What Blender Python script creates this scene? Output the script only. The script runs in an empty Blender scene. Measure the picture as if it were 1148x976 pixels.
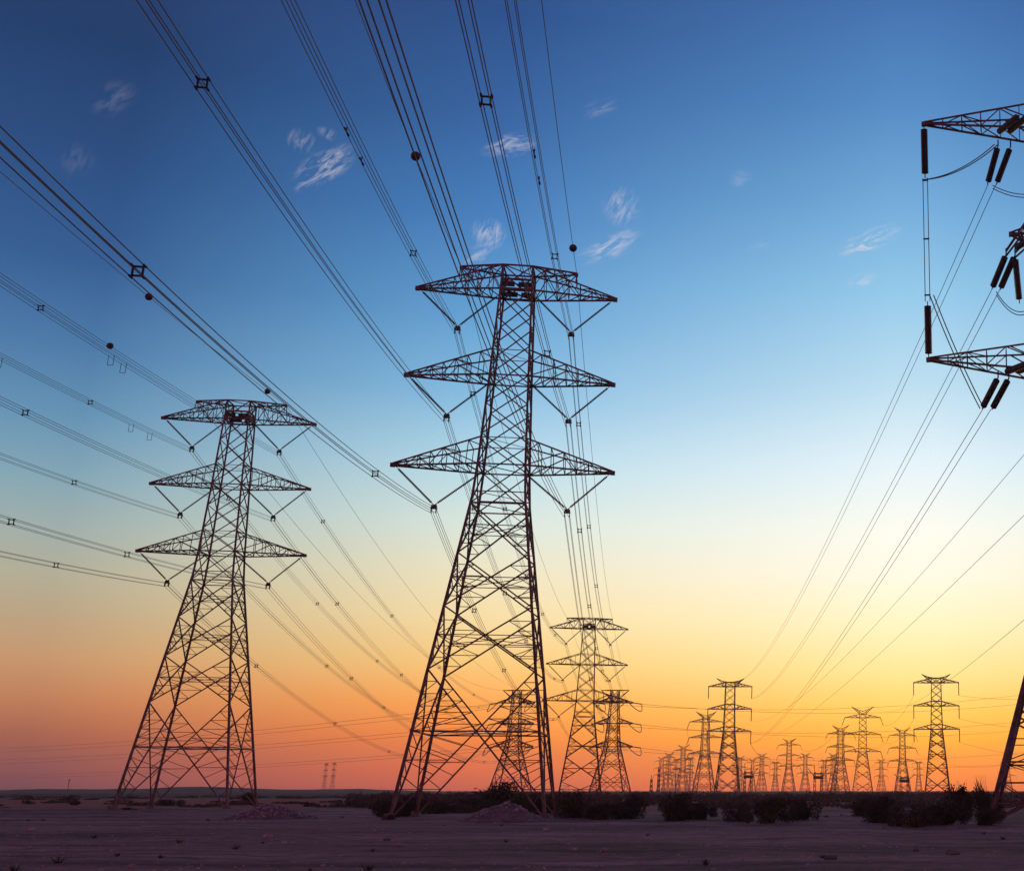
import bpy, math, random
from mathutils import Vector, noise
R = math.radians
random.seed(7)
scene = bpy.context.scene
COL = scene.collection

# ------------------------------------------------------------------ camera
F, PX, PY, TH, HC = 1443.98, 976.86, 487.4, 0.26683, 3.0      # focal length and optical centre in pixels of the 1148 px photo
cam = bpy.data.cameras.new('camera')
cam.sensor_width = 36.0
cam.lens = F / 1148 * 36
cam.shift_x = (574 - PX) / 1148
cam.shift_y = (PY - 488) / 1148
cam.clip_start = 0.1
cam.clip_end = 30000
co = bpy.data.objects.new('camera', cam); COL.objects.link(co)
co.location = (0, 0, HC)
co.rotation_euler = (math.pi / 2 + TH, 0, 0)
scene.camera = co

def ray(u, v):
    xc = (u - PX) / F; yc = (PY - v) / F
    return Vector((xc, math.cos(TH) - yc * math.sin(TH), math.sin(TH) + yc * math.cos(TH)))
def at(u, v, Y):                       # the point seen at photo pixel (u, v) at ground distance Y
    d = ray(u, v); d *= Y / d.y
    return Vector((d.x, d.y, d.z + HC))
def proj(p):
    z = p[2] - HC
    d = p[1] * math.cos(TH) + z * math.sin(TH)
    if d < .5: return None
    return (PX + F * p[0] / d, PY - F * (-p[1] * math.sin(TH) + z * math.cos(TH)) / d)

# ------------------------------------------------------------------ view, sky, sun
scene.view_settings.view_transform = 'Standard'
scene.view_settings.look = 'None'
scene.view_settings.exposure = 0
scene.view_settings.gamma = 1
SUN_AZ, SUN_EL = 3.0, 1.0              # the sun has just gone down to the right of the photo's middle
def lin(c):
    return tuple(((x / 255) / 12.92 if x / 255 <= .04045 else ((x / 255 + .055) / 1.055) ** 2.4) for x in c)

world = bpy.data.worlds.new('World'); scene.world = world
world.use_nodes = True
nt = world.node_tree; nt.nodes.clear()
def N(t, **k):
    n = nt.nodes.new(t)
    for a, b in k.items(): setattr(n, a, b)
    return n
def L(a, b): nt.links.new(a, b)
def M(op, a, b=None, clamp=False):
    n = N('ShaderNodeMath', operation=op, use_clamp=clamp)
    for i, x in enumerate((a, b)):
        if x is None: continue
        if isinstance(x, (int, float)): n.inputs[i].default_value = x
        else: L(x, n.inputs[i])
    return n.outputs[0]
geo = N('ShaderNodeTexCoord')
DIR = geo.outputs['Generated']
sep = N('ShaderNodeSeparateXYZ'); L(DIR, sep.inputs[0])
def sinel(u, y): return ray(u, y).normalized().z
# dusk colours by height above the horizon, at three bearings from the glow
SKY = {
    'left': (40, [(897, (70, 44, 60)), (884, (112, 62, 72)), (860, (138, 74, 72)), (825, (162, 92, 70)), (780, (186, 122, 84)), (735, (190, 144, 104)),
                  (690, (178, 154, 122)), (640, (168, 164, 142)), (590, (150, 164, 160)), (530, (122, 156, 170)), (460, (94, 138, 170)), (380, (70, 116, 160)),
                  (280, (50, 90, 142)), (160, (41, 76, 126)), (20, (33, 61, 106))]),
    'mid': (500, [(900, (136, 60, 58)), (884, (200, 92, 72)), (860, (226, 108, 64)), (825, (242, 132, 62)), (785, (246, 160, 76)), (740, (238, 192, 116)),
                  (690, (234, 208, 154)), (640, (224, 214, 180)), (585, (204, 216, 206)), (520, (172, 206, 218)), (440, (128, 180, 214)), (350, (96, 156, 204)),
                  (240, (70, 126, 186)), (130, (56, 102, 162)), (0, (44, 80, 138))]),
    'right': (1000, [(902, (200, 84, 44)), (886, (250, 124, 62)), (862, (266, 152, 52)), (830, (272, 184, 58)), (795, (268, 208, 94)), (755, (262, 226, 142)),
                     (700, (254, 238, 188)), (645, (250, 242, 220)), (590, (241, 242, 231)), (520, (219, 234, 240)), (430, (180, 214, 232)), (330, (144, 196, 228)),
                     (230, (112, 168, 214)), (120, (84, 138, 194)), (0, (66, 112, 172))]),
}
T_MAX = 1.0
def ramp(stops, fac):
    n = N('ShaderNodeValToRGB'); cr = n.color_ramp; cr.interpolation = 'EASE' if False else 'LINEAR'
    stops = sorted(stops)
    cr.elements[0].position, cr.elements[1].position = stops[0][0], stops[-1][0]
    cr.elements[0].color = (*stops[0][1], 1); cr.elements[1].color = (*stops[-1][1], 1)
    for p, c in stops[1:-1]:
        e = cr.elements.new(p); e.color = (*c, 1)
    L(fac, n.inputs[0]); return n.outputs[0]
fac_el = M('ADD', M('DIVIDE', sep.outputs[2], T_MAX), .08)      # sin(elevation) mapped into 0..1
cols = []
def glow(y, c, gain):                   # evening glow strongest low in the sky
    c = lin(c); f = min(1, max(0, (y - 150) / 400)); g = 1.04 + (gain - 1.04) * f
    l = sum(c) / 3; sat = 1 + (.04 if gain == 1.19 else .05) * min(1, max(0, (y - 770) / 80))
    return tuple(max(.004, (l + (x - l) * sat) * g) for x in c)
for k, gain in (('right', 1.14), ('mid', 1.2), ('left', 1.19)):
    u, st = SKY[k]
    cols.append(ramp([(max(0, sinel(u, y) / T_MAX + .08), glow(y, c, gain)) for y, c in st] + [(.86, lin((66, 56, 98)))], fac_el))  # last stop: unseen zenith, made purple instead of deep blue to tint the ground
cols.append(ramp([(0, lin((84, 46, 56))), (.08, lin((150, 88, 104))), (.17, lin((206, 118, 134))), (.3, lin((164, 98, 124))), (.5, lin((104, 72, 110))), (.86, lin((66, 56, 98)))], fac_el))  # unseen sky behind the viewer, pushed to pink so its light turns the ground mauve
# bearing from the glow, in radians
az = M('ARCTAN2', sep.outputs[0], sep.outputs[1])
daz = M('ABSOLUTE', M('SUBTRACT', az, R(2.0)))
def mixc(f, a, b):
    n = N('ShaderNodeMix', data_type='RGBA'); L(f, n.inputs['Factor']); L(a, n.inputs[6]); L(b, n.inputs[7]); return n.outputs[2]
def span(lo, hi, smooth=True):
    n = N('ShaderNodeMapRange', interpolation_type='SMOOTHSTEP' if smooth else 'LINEAR'); L(daz, n.inputs['Value'])
    n.inputs['From Min'].default_value = R(lo); n.inputs['From Max'].default_value = R(hi); return n.outputs['Result']
sky = mixc(span(1, 19.5, False), cols[0], cols[1])
sky = mixc(span(19.5, 34.5, False), sky, cols[2])
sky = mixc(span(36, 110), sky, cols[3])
# a little of the physical sky on top
ns = N('ShaderNodeTexSky', sky_type='NISHITA'); ns.sun_disc = False
ns.sun_elevation = R(SUN_EL); ns.sun_rotation = R(SUN_AZ)
nm = N('ShaderNodeMix', data_type='RGBA'); nm.blend_type = 'ADD'; nm.inputs['Factor'].default_value = .003
L(sky, nm.inputs[6]); L(ns.outputs[0], nm.inputs[7]); sky = nm.outputs[2]
# small wisps of high cloud: patches of stretched noise at given bearings
def cloud(u, v, du, dv, ang, amt):
    c = ray(u, v).normalized()
    e1 = (ray(u + 10 * math.cos(R(ang)), v - 10 * math.sin(R(ang))).normalized() - c).normalized()
    e2 = c.cross(e1).normalized()
    s = []
    for e, w in ((e1, du), (e2, dv)):
        d = N('ShaderNodeVectorMath', operation='DOT_PRODUCT'); L(DIR, d.inputs[0]); d.inputs[1].default_value = e
        off = e.dot(c)
        x = M('DIVIDE', M('SUBTRACT', d.outputs['Value'], off), w / 1560)
        s.append(x)
    r2 = M('ADD', M('MULTIPLY', s[0], s[0]), M('MULTIPLY', s[1], s[1]))
    return M('MULTIPLY', M('POWER', M('SUBTRACT', 1.0, r2, True), 1.5), amt), s
tot = None
for (u, v, du, dv, an, am) in ((362, 188, 44, 20, 32, 1.5), (338, 158, 15, 17, 70, .8), (369, 150, 8, 15, 70, .8), (128, 110, 30, 18, 35, .2), (85, 178, 20, 20, 60, .14),
                               (572, 163, 38, 15, 10, 1.3), (548, 262, 20, 22, 65, 1.5), (540, 282, 28, 12, 30, .9), (672, 122, 26, 12, 20, .5),
                               (684, 276, 46, 18, 25, 1.2), (697, 232, 26, 26, 60, 1.), (974, 270, 46, 15, 22, 1.9), (966, 314, 22, 10, 20, 1.2), (830, 200, 18, 12, 10, .45), (850, 277, 16, 10, 10, .3)):
    m, s = cloud(u, v, du, dv, an, am)
    cx = N('ShaderNodeCombineXYZ'); L(M('MULTIPLY', s[0], du / 30), cx.inputs[0]); L(M('MULTIPLY', s[1], dv / 9), cx.inputs[1]); cx.inputs[2].default_value = u * .37
    no = N('ShaderNodeTexNoise'); no.inputs['Scale'].default_value = 1.15; no.inputs['Detail'].default_value = 7; no.inputs['Roughness'].default_value = .6
    no.inputs['Distortion'].default_value = .9; L(cx.outputs[0], no.inputs['Vector'])
    mr = N('ShaderNodeMapRange'); L(no.outputs[0], mr.inputs['Value']); mr.inputs['From Min'].default_value = .44; mr.inputs['From Max'].default_value = .9
    m = M('MULTIPLY', m, mr.outputs['Result'])
    tot = m if tot is None else M('MAXIMUM', tot, m)
dens = M('MULTIPLY', tot, .85, True)
cc = N('ShaderNodeRGB'); cc.outputs[0].default_value = (*lin((232, 222, 228)), 1)
sky = mixc(dens, sky, cc.outputs[0])
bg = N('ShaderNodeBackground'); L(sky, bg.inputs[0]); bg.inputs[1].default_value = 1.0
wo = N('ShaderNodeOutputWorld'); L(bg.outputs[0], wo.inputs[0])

sl = bpy.data.lights.new('sun', 'SUN'); sl.energy = .06; sl.angle = R(6); sl.color = (1, .48, .26)
so = bpy.data.objects.new('sun', sl); COL.objects.link(so)
so.rotation_euler = (R(90 - SUN_EL), 0, R(180 - SUN_AZ))
so.location = (40, 600, 60)

# ------------------------------------------------------------------ materials
def material(name, col, rough=.7, metal=0., var=.0, scale=3., col2=None, bump=0., bscale=20.):
    m = bpy.data.materials.new(name); m.use_nodes = True
    t = m.node_tree; b = t.nodes['Principled BSDF']
    b.inputs['Roughness'].default_value = rough; b.inputs['Metallic'].default_value = metal
    tc = t.nodes.new('ShaderNodeTexCoord')
    n = t.nodes.new('ShaderNodeTexNoise'); n.inputs['Scale'].default_value = scale; n.inputs['Detail'].default_value = 5
    t.links.new(tc.outputs['Object'], n.inputs['Vector'])
    r = t.nodes.new('ShaderNodeValToRGB')
    c2 = col2 or tuple(x * (1 - var) for x in col)
    r.color_ramp.elements[0].color = (*c2, 1); r.color_ramp.elements[1].color = (*col, 1)
    r.color_ramp.elements[0].position = .38; r.color_ramp.elements[1].position = .62
    t.links.new(n.outputs[0], r.inputs[0]); t.links.new(r.outputs[0], b.inputs['Base Color'])
    if bump:
        n2 = t.nodes.new('ShaderNodeTexNoise'); n2.inputs['Scale'].default_value = bscale; n2.inputs['Detail'].default_value = 6
        t.links.new(tc.outputs['Object'], n2.inputs['Vector'])
        bp = t.nodes.new('ShaderNodeBump'); bp.inputs['Strength'].default_value = bump; bp.inputs['Distance'].default_value = .1
        t.links.new(n2.outputs[0], bp.inputs['Height']); t.links.new(bp.outputs[0], b.inputs['Normal'])
    return m
STEEL = material('weathered_steel', (.25, .15, .145), .65, .15, scale=.9, col2=(.14, .055, .052))
WIRE = material('aluminium_wire', (.24, .23, .24), .6, .2, scale=2, var=.2)
INSUL = material('brown_porcelain', (.07, .034, .027), .25, 0, scale=3, var=.3)
HARD = material('dark_fitting', (.05, .045, .045), .6, .4, scale=4, var=.3)
CONC = material('footing_concrete', (.22, .2, .19), .9, 0, scale=3, var=.3)
BALL = material('marker_ball_paint', (.06, .035, .035), .5, 0, scale=3, var=.2)
LEAF = material('shrub_leaf', (.08, .066, .04), .8, 0, scale=.7, col2=(.04, .034, .024))
LEAFD = material('dry_leaf', (.12, .085, .055), .85, 0, scale=.7, col2=(.06, .042, .03))
TWIG = material('twig', (.07, .05, .04), .9, 0, scale=3, var=.3)
STONE = material('pale_stone', (.55, .48, .44), .9, 0, scale=2, col2=(.3, .25, .23), bump=.4, bscale=6)
RUBBLE = material('rubble', (.25, .205, .185), .95, 0, scale=1.2, col2=(.13, .105, .095), bump=.6, bscale=8)
HILLM = material('far_ridge', (.075, .032, .042), .95, 0, scale=.02, col2=(.05, .022, .03))

def ground_material():
    m = bpy.data.materials.new('desert_sand'); m.use_nodes = True
    t = m.node_tree; b = t.nodes['Principled BSDF']; b.inputs['Roughness'].default_value = .95
    b.inputs['Specular IOR Level'].default_value = .15
    tc = t.nodes.new('ShaderNodeTexCoord')
    def no(scale, det=6, st=(1, 1, 1), rough=.6):
        mp = t.nodes.new('ShaderNodeMapping'); mp.inputs['Scale'].default_value = st; t.links.new(tc.outputs['Object'], mp.inputs[0])
        n = t.nodes.new('ShaderNodeTexNoise'); n.inputs['Scale'].default_value = scale; n.inputs['Detail'].default_value = det; n.inputs['Roughness'].default_value = rough
        t.links.new(mp.outputs[0], n.inputs[0]); return n.outputs[0]
    def rp(f, stops):
        n = t.nodes.new('ShaderNodeValToRGB'); cr = n.color_ramp
        cr.elements[0].position, cr.elements[1].position = stops[0][0], stops[-1][0]
        cr.elements[0].color = (*stops[0][1], 1); cr.elements[1].color = (*stops[-1][1], 1)
        for p, c in stops[1:-1]: cr.elements.new(p).color = (*c, 1)
        t.links.new(f, n.inputs[0]); return n.outputs[0]
    def mix(f, a, b_, mode='MIX'):
        n = t.nodes.new('ShaderNodeMix'); n.data_type = 'RGBA'; n.blend_type = mode
        if isinstance(f, float): n.inputs[0].default_value = f
        else: t.links.new(f, n.inputs[0])
        t.links.new(a, n.inputs[6]); t.links.new(b_, n.inputs[7]); return n.outputs[2]
    base = rp(no(.05, 8, (.5, 1.6, 1)), [(.36, (.2, .118, .11)), (.5, (.315, .19, .168)), (.64, (.44, .275, .242))])
    fine = rp(no(1.1, 10, (.7, .8, 1), .78), [(.33, (.45, .45, .46)), (.5, (1, 1, 1)), (.68, (1.4, 1.36, 1.34))])
    c = mix(1.0, base, fine, 'MULTIPLY')
    c = mix(.8, c, rp(no(.35, 5, (.09, 1, 1), .6), [(.36, (.55, .5, .52)), (.47, (1, 1, 1)), (.7, (1.12, 1.1, 1.1))]), 'MULTIPLY')
    # wheel tracks of vehicles that crossed the sand, and a graded strip in front of the shrubs
    sx = t.nodes.new('ShaderNodeSeparateXYZ'); t.links.new(tc.outputs['Object'], sx.inputs[0])
    def ma(op, a, b_, cl=False):
        n = t.nodes.new('ShaderNodeMath'); n.operation = op; n.use_clamp = cl
        for i, x in enumerate((a, b_)):
            if isinstance(x, (int, float)): n.inputs[i].default_value = x
            else: t.links.new(x, n.inputs[i])
        return n.outputs[0]
    wob = ma('MULTIPLY', ma('SUBTRACT', no(.06, 3), .5), 14.)
    brk = rp(no(.25, 4), [(.4, (0, 0, 0)), (.55, (1, 1, 1))])
    def track(y0, sl, w, dark):
        e = ma('ABSOLUTE', ma('SUBTRACT', ma('SUBTRACT', ma('ADD', sx.outputs[1], wob), y0), ma('MULTIPLY', sx.outputs[0], sl)), 0)
        m_ = ma('MULTIPLY', ma('SUBTRACT', 1., ma('DIVIDE', e, w), True), brk)
        r_ = t.nodes.new('ShaderNodeRGB'); r_.outputs[0].default_value = dark
        return m_, r_.outputs[0]
    for y0, sl, w, dk in ((66, .12, .4, (.11, .065, .06, 1)), (68, .12, .4, (.11, .065, .06, 1)), (80, -.06, .6, (.10, .06, .055, 1)), (82.2, -.06, .6, (.10, .06, .055, 1)),
                          (57, .3, .3, (.12, .075, .07, 1)), (58.8, .3, .3, (.12, .075, .07, 1)), (112, .04, 5., (.42, .27, .24, 1)), (98, -.2, .7, (.1, .06, .06, 1))):
        m_, k_ = track(y0, sl, w, dk); c = mix(ma('MULTIPLY', m_, .75), c, k_)
    # scattered dark scrub and gravel further out
    spots = rp(no(.22, 6, (.35, 1, 1), .65), [(.55, (0, 0, 0)), (.66, (1, 1, 1))])
    dark = t.nodes.new('ShaderNodeRGB'); dark.outputs[0].default_value = (.085, .055, .05, 1)
    sp = t.nodes.new('ShaderNodeSeparateXYZ'); t.links.new(tc.outputs['Object'], sp.inputs[0])
    mr = t.nodes.new('ShaderNodeMapRange'); t.links.new(sp.outputs[1], mr.inputs[0])
    mr.inputs[1].default_value = 60; mr.inputs[2].default_value = 230; mr.inputs[3].default_value = .35; mr.inputs[4].default_value = 1.
    ml = t.nodes.new('ShaderNodeMath'); ml.operation = 'MULTIPLY'; t.links.new(spots, ml.inputs[0]); t.links.new(mr.outputs[0], ml.inputs[1])
    c = mix(ml.outputs[0], c, dark.outputs[0])
    # red sand apron round and behind the left pylon, dark gravel plain beyond it
    def band(a, b_, c_, d):
        w = t.nodes.new('ShaderNodeMath'); w.operation = 'MULTIPLY_ADD'; t.links.new(no(.03, 4), w.inputs[0]); w.inputs[1].default_value = 60
        t.links.new(sp.outputs[1], w.inputs[2])
        r1 = t.nodes.new('ShaderNodeMapRange'); t.links.new(w.outputs[0], r1.inputs[0]); r1.inputs[1].default_value = a; r1.inputs[2].default_value = b_
        r2 = t.nodes.new('ShaderNodeMapRange'); t.links.new(w.outputs[0], r2.inputs[0]); r2.inputs[1].default_value = d; r2.inputs[2].default_value = c_
        q = t.nodes.new('ShaderNodeMath'); q.operation = 'MULTIPLY'; t.links.new(r1.outputs[0], q.inputs[0]); t.links.new(r2.outputs[0], q.inputs[1]); return q.outputs[0]
    red = t.nodes.new('ShaderNodeRGB'); red.outputs[0].default_value = (.42, .16, .11, 1)
    c = mix(band(215, 245, 340, 420), c, mix(1.0, red.outputs[0], fine, 'MULTIPLY'))
    grv = t.nodes.new('ShaderNodeRGB'); grv.outputs[0].default_value = (.1, .056, .06, 1)
    c = mix(band(380, 460, 20000, 21000), c, grv.outputs[0])
    t.links.new(c, b.inputs['Base Color'])
    bp = t.nodes.new('ShaderNodeBump'); bp.inputs['Strength'].default_value = .9; bp.inputs['Distance'].default_value = .25
    t.links.new(no(.9, 9, (.7, 1, 1), .72), bp.inputs['Height']); t.links.new(bp.outputs[0], b.inputs['Normal'])
    return m
SAND = ground_material()

# ------------------------------------------------------------------ mesh helpers
class MB:
    def __init__(s): s.v = []; s.f = []
    def bar(s, p, q, w, n=4, w2=None):
        p = Vector(p); q = Vector(q); d = q - p
        if d.length < 1e-5: return
        d.normalize(); up = Vector((0, 0, 1)) if abs(d.z) < .95 else Vector((0, 1, 0))
        a = d.cross(up).normalized(); b = d.cross(a).normalized()
        i0 = len(s.v); w2 = w2 or w
        for c, r in ((p, w), (q, w2)):
            for k in range(n):
                t = 2 * math.pi * (k + .5) / n
                s.v.append(c + (a * math.cos(t) + b * math.sin(t)) * r * (.7071 if n == 4 else .5))
        for k in range(n):
            s.f.append((i0 + k, i0 + (k + 1) % n, i0 + n + (k + 1) % n, i0 + n + k))
        s.f.append(tuple(i0 + n - 1 - k for k in range(n))); s.f.append(tuple(i0 + n + k for k in range(n)))
    def path(s, pts, radii, n=6, closed_caps=True):
        i0 = len(s.v); m = len(pts)
        if not isinstance(radii, (list, tuple)): radii = [radii] * m
        ref = None
        for i, p in enumerate(pts):
            d = (pts[min(i + 1, m - 1)] - pts[max(i - 1, 0)]).normalized()
            up = Vector((0, 0, 1)) if abs(d.z) < .97 else Vector((0, 1, 0))
            a = d.cross(up).normalized(); b = d.cross(a)
            for k in range(n):
                t = 2 * math.pi * k / n
                s.v.append(p + (a * math.cos(t) + b * math.sin(t)) * radii[i])
        for i in range(m - 1):
            for k in range(n):
                s.f.append((i0 + i * n + k, i0 + i * n + (k + 1) % n, i0 + (i + 1) * n + (k + 1) % n, i0 + (i + 1) * n + k))
        s.f.append(tuple(i0 + n - 1 - k for k in range(n))); s.f.append(tuple(i0 + (m - 1) * n + k for k in range(n)))
    def box(s, c, sx, sy, sz, rz=0.):
        i0 = len(s.v); c = Vector(c); ca, sa = math.cos(rz), math.sin(rz)
        for z in (-1, 1):
            for x, y in ((-1, -1), (1, -1), (1, 1), (-1, 1)):
                X, Y = x * sx / 2, y * sy / 2
                s.v.append(c + Vector((X * ca - Y * sa, X * sa + Y * ca, z * sz / 2)))
        s.f += [tuple(i0 + k for k in f) for f in ((3, 2, 1, 0), (4, 5, 6, 7), (0, 1, 5, 4), (1, 2, 6, 5), (2, 3, 7, 6), (3, 0, 4, 7))]
    def discs(s, p, q, r, pitch=.2, n=8):            # a string of insulator discs
        p = Vector(p); q = Vector(q); d = q - p; m = max(3, int(d.length / pitch))
        pts = []; rad = []
        for i in range(m):
            for f, k in ((.1, .45), (.35, 1.), (.62, 1.), (.9, .45)):
                pts.append(p + d * ((i + f) / m)); rad.append(r * k)
        s.path(pts, rad, n)
    def blob(s, c, r, sub=1, squash=(1, 1, 1), jit=.25, rnd=random):
        import bmesh
        bm = bmesh.new(); bmesh.ops.create_icosphere(bm, subdivisions=sub, radius=1)
        i0 = len(s.v)
        for v in bm.verts:
            k = 1 + rnd.uniform(-jit, jit)
            s.v.append(Vector(c) + Vector((v.co.x * squash[0], v.co.y * squash[1], v.co.z * squash[2])) * r * k)
        bm.verts.index_update()
        for f in bm.faces: s.f.append(tuple(i0 + v.index for v in f.verts))
        bm.free()
    def build(s, name, mat, parent=None, smooth=False):
        me = bpy.data.meshes.new(name); me.from_pydata([tuple(v) for v in s.v], [], s.f)
        if smooth: me.polygons.foreach_set('use_smooth', [True] * len(me.polygons))
        me.materials.append(mat); me.update()
        o = bpy.data.objects.new(name, me); COL.objects.link(o)
        if parent: o.parent = parent
        return o
def tag(o, label=None, cat=None, group=None, kind=None):
    if label: o['label'] = label
    if cat: o['category'] = cat
    if group: o['group'] = group
    if kind: o['kind'] = kind
    return o
def thing(name, label, cat, loc=(0, 0, 0), rz=0., group=None):
    o = bpy.data.objects.new(name, None); COL.objects.link(o); o.empty_display_size = .5
    o.location = loc; o.rotation_euler = (0, 0, rz)
    return tag(o, label, cat, group)
def copy_tree(o, parent=None):
    c = o.copy(); COL.objects.link(c)
    if parent: c.parent = parent
    for ch in list(o.children): copy_tree(ch, c)
    return c

# ------------------------------------------------------------------ ground
def ground(x, y):
    r = math.hypot(x, y)
    h = .16 * noise.noise((x / 7, y / 9, 1.3)) + .3 * noise.noise((x / 34, y / 40, 4.1)) + .05 * noise.noise((x / 2.2, y / 2.6, 7.7))
    h += 1.3 * math.exp(-(r / 22) ** 2)
    if y > 400: h -= .0021 * (y - 400)
    h += .9 * noise.noise((x / 210, y / 210, 2.2)) * min(1, max(0, (r - 160) / 400))
    return h
def spaced(lo, hi, step, far0, far1, g=1.16):
    a = []; v = lo
    while v < hi: a.append(v); v += step
    s = step
    while a[-1] < far1: s *= g; a.append(a[-1] + s)
    b = []; s = step; v = lo
    while v > far0: s *= g; v -= s; b.append(v)
    return b[::-1] + a
gx = spaced(-80, 36, .75, -3400, 2600); gy = spaced(44, 180, .62, -600, 3400, 1.12)
mb = MB()
for y in gy:
    for x in gx: mb.v.append((x, y, ground(x, y)))
nx = len(gx)
for j in range(len(gy) - 1):
    for i in range(nx - 1):
        a = j * nx + i; mb.f.append((a, a + 1, a + nx + 1, a + nx))
tag(mb.build('ground', SAND, smooth=True), 'bare mauve brown desert sand stretching to the horizon', None, None, 'structure')

def gpt(u, v):                        # where the pixel's ray meets flat ground
    d = ray(u, v); k = -HC / d.z
    x, y = d.x * k, d.y * k
    return Vector((x, y, ground(x, y)))

def hills():
    mb = MB(); n = 160; Y0 = 1500
    prof = []
    for i in range(n + 1):
        u = -500 + 1900 * i / n
        p = at(u, 884, Y0)
        bump = 4.0 * math.exp(-((u - 225) / 70) ** 2) + 1.6 * math.exp(-((u - 60) / 60) ** 2) + 1.4 * math.exp(-((u - 380) / 60) ** 2)
        top = -1.2 + bump + .7 * noise.noise((u / 30, 0, 5)) + .3 * noise.noise((u / 9, 0, 8))
        if u > 420: top -= min(2.2, (u - 420) / 60)
        prof.append((p.x, top))
    rows = ((-60, None, -6), (-18, .55, 0), (0, 1, 0), (30, .85, 0), (90, None, -6))
    for dy, k, z in rows:
        for x, t in prof:
            g = ground(x, Y0 + dy)
            mb.v.append((x, Y0 + dy, g - 1 if k is None else g + (t + 3.2) * k * 1.0))
    m = n + 1
    for r in range(len(rows) - 1):
        for i in range(n): a = r * m + i; mb.f.append((a, a + 1, a + m + 1, a + m))
    tag(mb.build('hills', HILLM, smooth=True), 'low dark ridge along the horizon', None, None, 'structure')
hills()

# ------------------------------------------------------------------ lattice towers
def lerp(a, b, t): return a + (b - a) * t
def width_fn(prof):
    def w(z):
        for (z0, w0), (z1, w1) in zip(prof, prof[1:]):
            if z <= z1: return lerp(w0, w1, (z - z0) / (z1 - z0))
        return prof[-1][1]
    return w
CORN = ((-1, -1), (1, -1), (1, 1), (-1, 1))

def tower_body(root, zs, wf, z0, tk, rings=(), foot=True, detail=False):
    """four legs, lattice bracing and footings; heights are the type's own, z0 is where the ground cuts it"""
    def c(i, z): h = wf(z) / 2; return Vector((CORN[i][0] * h, CORN[i][1] * h, z - z0))
    zs = [z for z in zs if z >= z0 + .01]; zs = [z0] + zs
    top = zs[-1]
    knots = sorted(set([z0] + [z for z in zs if any(abs(z - k) < .01 for k in wf.knots)] + [k for k in wf.knots if z0 < k < top] + [top]))
    for i in range(4):
        m = MB()
        for a, b in zip(knots, knots[1:]):
            m.bar(c(i, a), c(i, b), lerp(tk[0], tk[0] * .6, (a - z0) / (top - z0)), 4, lerp(tk[0], tk[0] * .6, (b - z0) / (top - z0)))
        m.build('leg', STEEL, root)
        if foot:
            f = MB(); p = c(i, z0); f.box((p.x, p.y, .12), .9, .9, .9); f.build('footing', CONC, root)
    m = MB()
    for pi, (a, b) in enumerate(zip(zs, zs[1:])):
        big = (b - a) > 4.4
        t = tk[1] if big else tk[2]
        for i in range(4):
            j = (i + 1) % 4
            A0, B0, A1, B1 = c(i, a), c(j, a), c(i, b), c(j, b)
            m.bar(A0, B1, t); m.bar(B0, A1, t)
            wa, wb = wf(a), wf(b); s = wa / (wa + wb)           # crossing point
            C = A0.lerp(B1, s); zc = lerp(a, b, s)
            if big:
                tr = tk[3]
                m.bar(c(i, zc), c(j, zc), t * (.9 if pi == 0 else .55))
                nsub = (5 if detail else 3) if (b - a) > 10 else 2
                for (leg, E0, E1) in ((i, A0, A1), (j, B0, B1)):
                    for k in range(1, nsub + 1):
                        f = k / (nsub + 1)
                        pl = E0.lerp(C, f); zl = lerp(a, zc, f)
                        if detail and pi == 0: m.bar(E0.lerp(C, (k - 1) / (nsub + 1)), c(leg, zl), tr)
                        q = c(leg, zl)
                        if not (detail and pi == 0 and k % 2): m.bar(pl, q, tr)
                        q2 = c(leg, lerp(a, zc, (k + 1) / (nsub + 1))); m.bar(pl, q2, tr)
                    for k in range(1, nsub):
                        f = k / nsub
                        pu = E1.lerp(C, f); zu = lerp(b, zc, f)
                        m.bar(pu, c(leg, zu), tr); m.bar(pu, c(leg, lerp(b, zc, (k + 1) / nsub)), tr)
        if big:
            zc = lerp(a, b, wf(a) / (wf(a) + wf(b)))
            m.bar(c(0, zc), c(2, zc), tk[3]); m.bar(c(1, zc), c(3, zc), tk[3])
    for z, t in rings:
        if z < z0: continue
        for i in range(4): m.bar(c(i, z), c((i + 1) % 4, z), t)
        m.bar(c(0, z), c(2, z), t * .6)
    m.build('lattice_bracing', STEEL, root)

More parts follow.
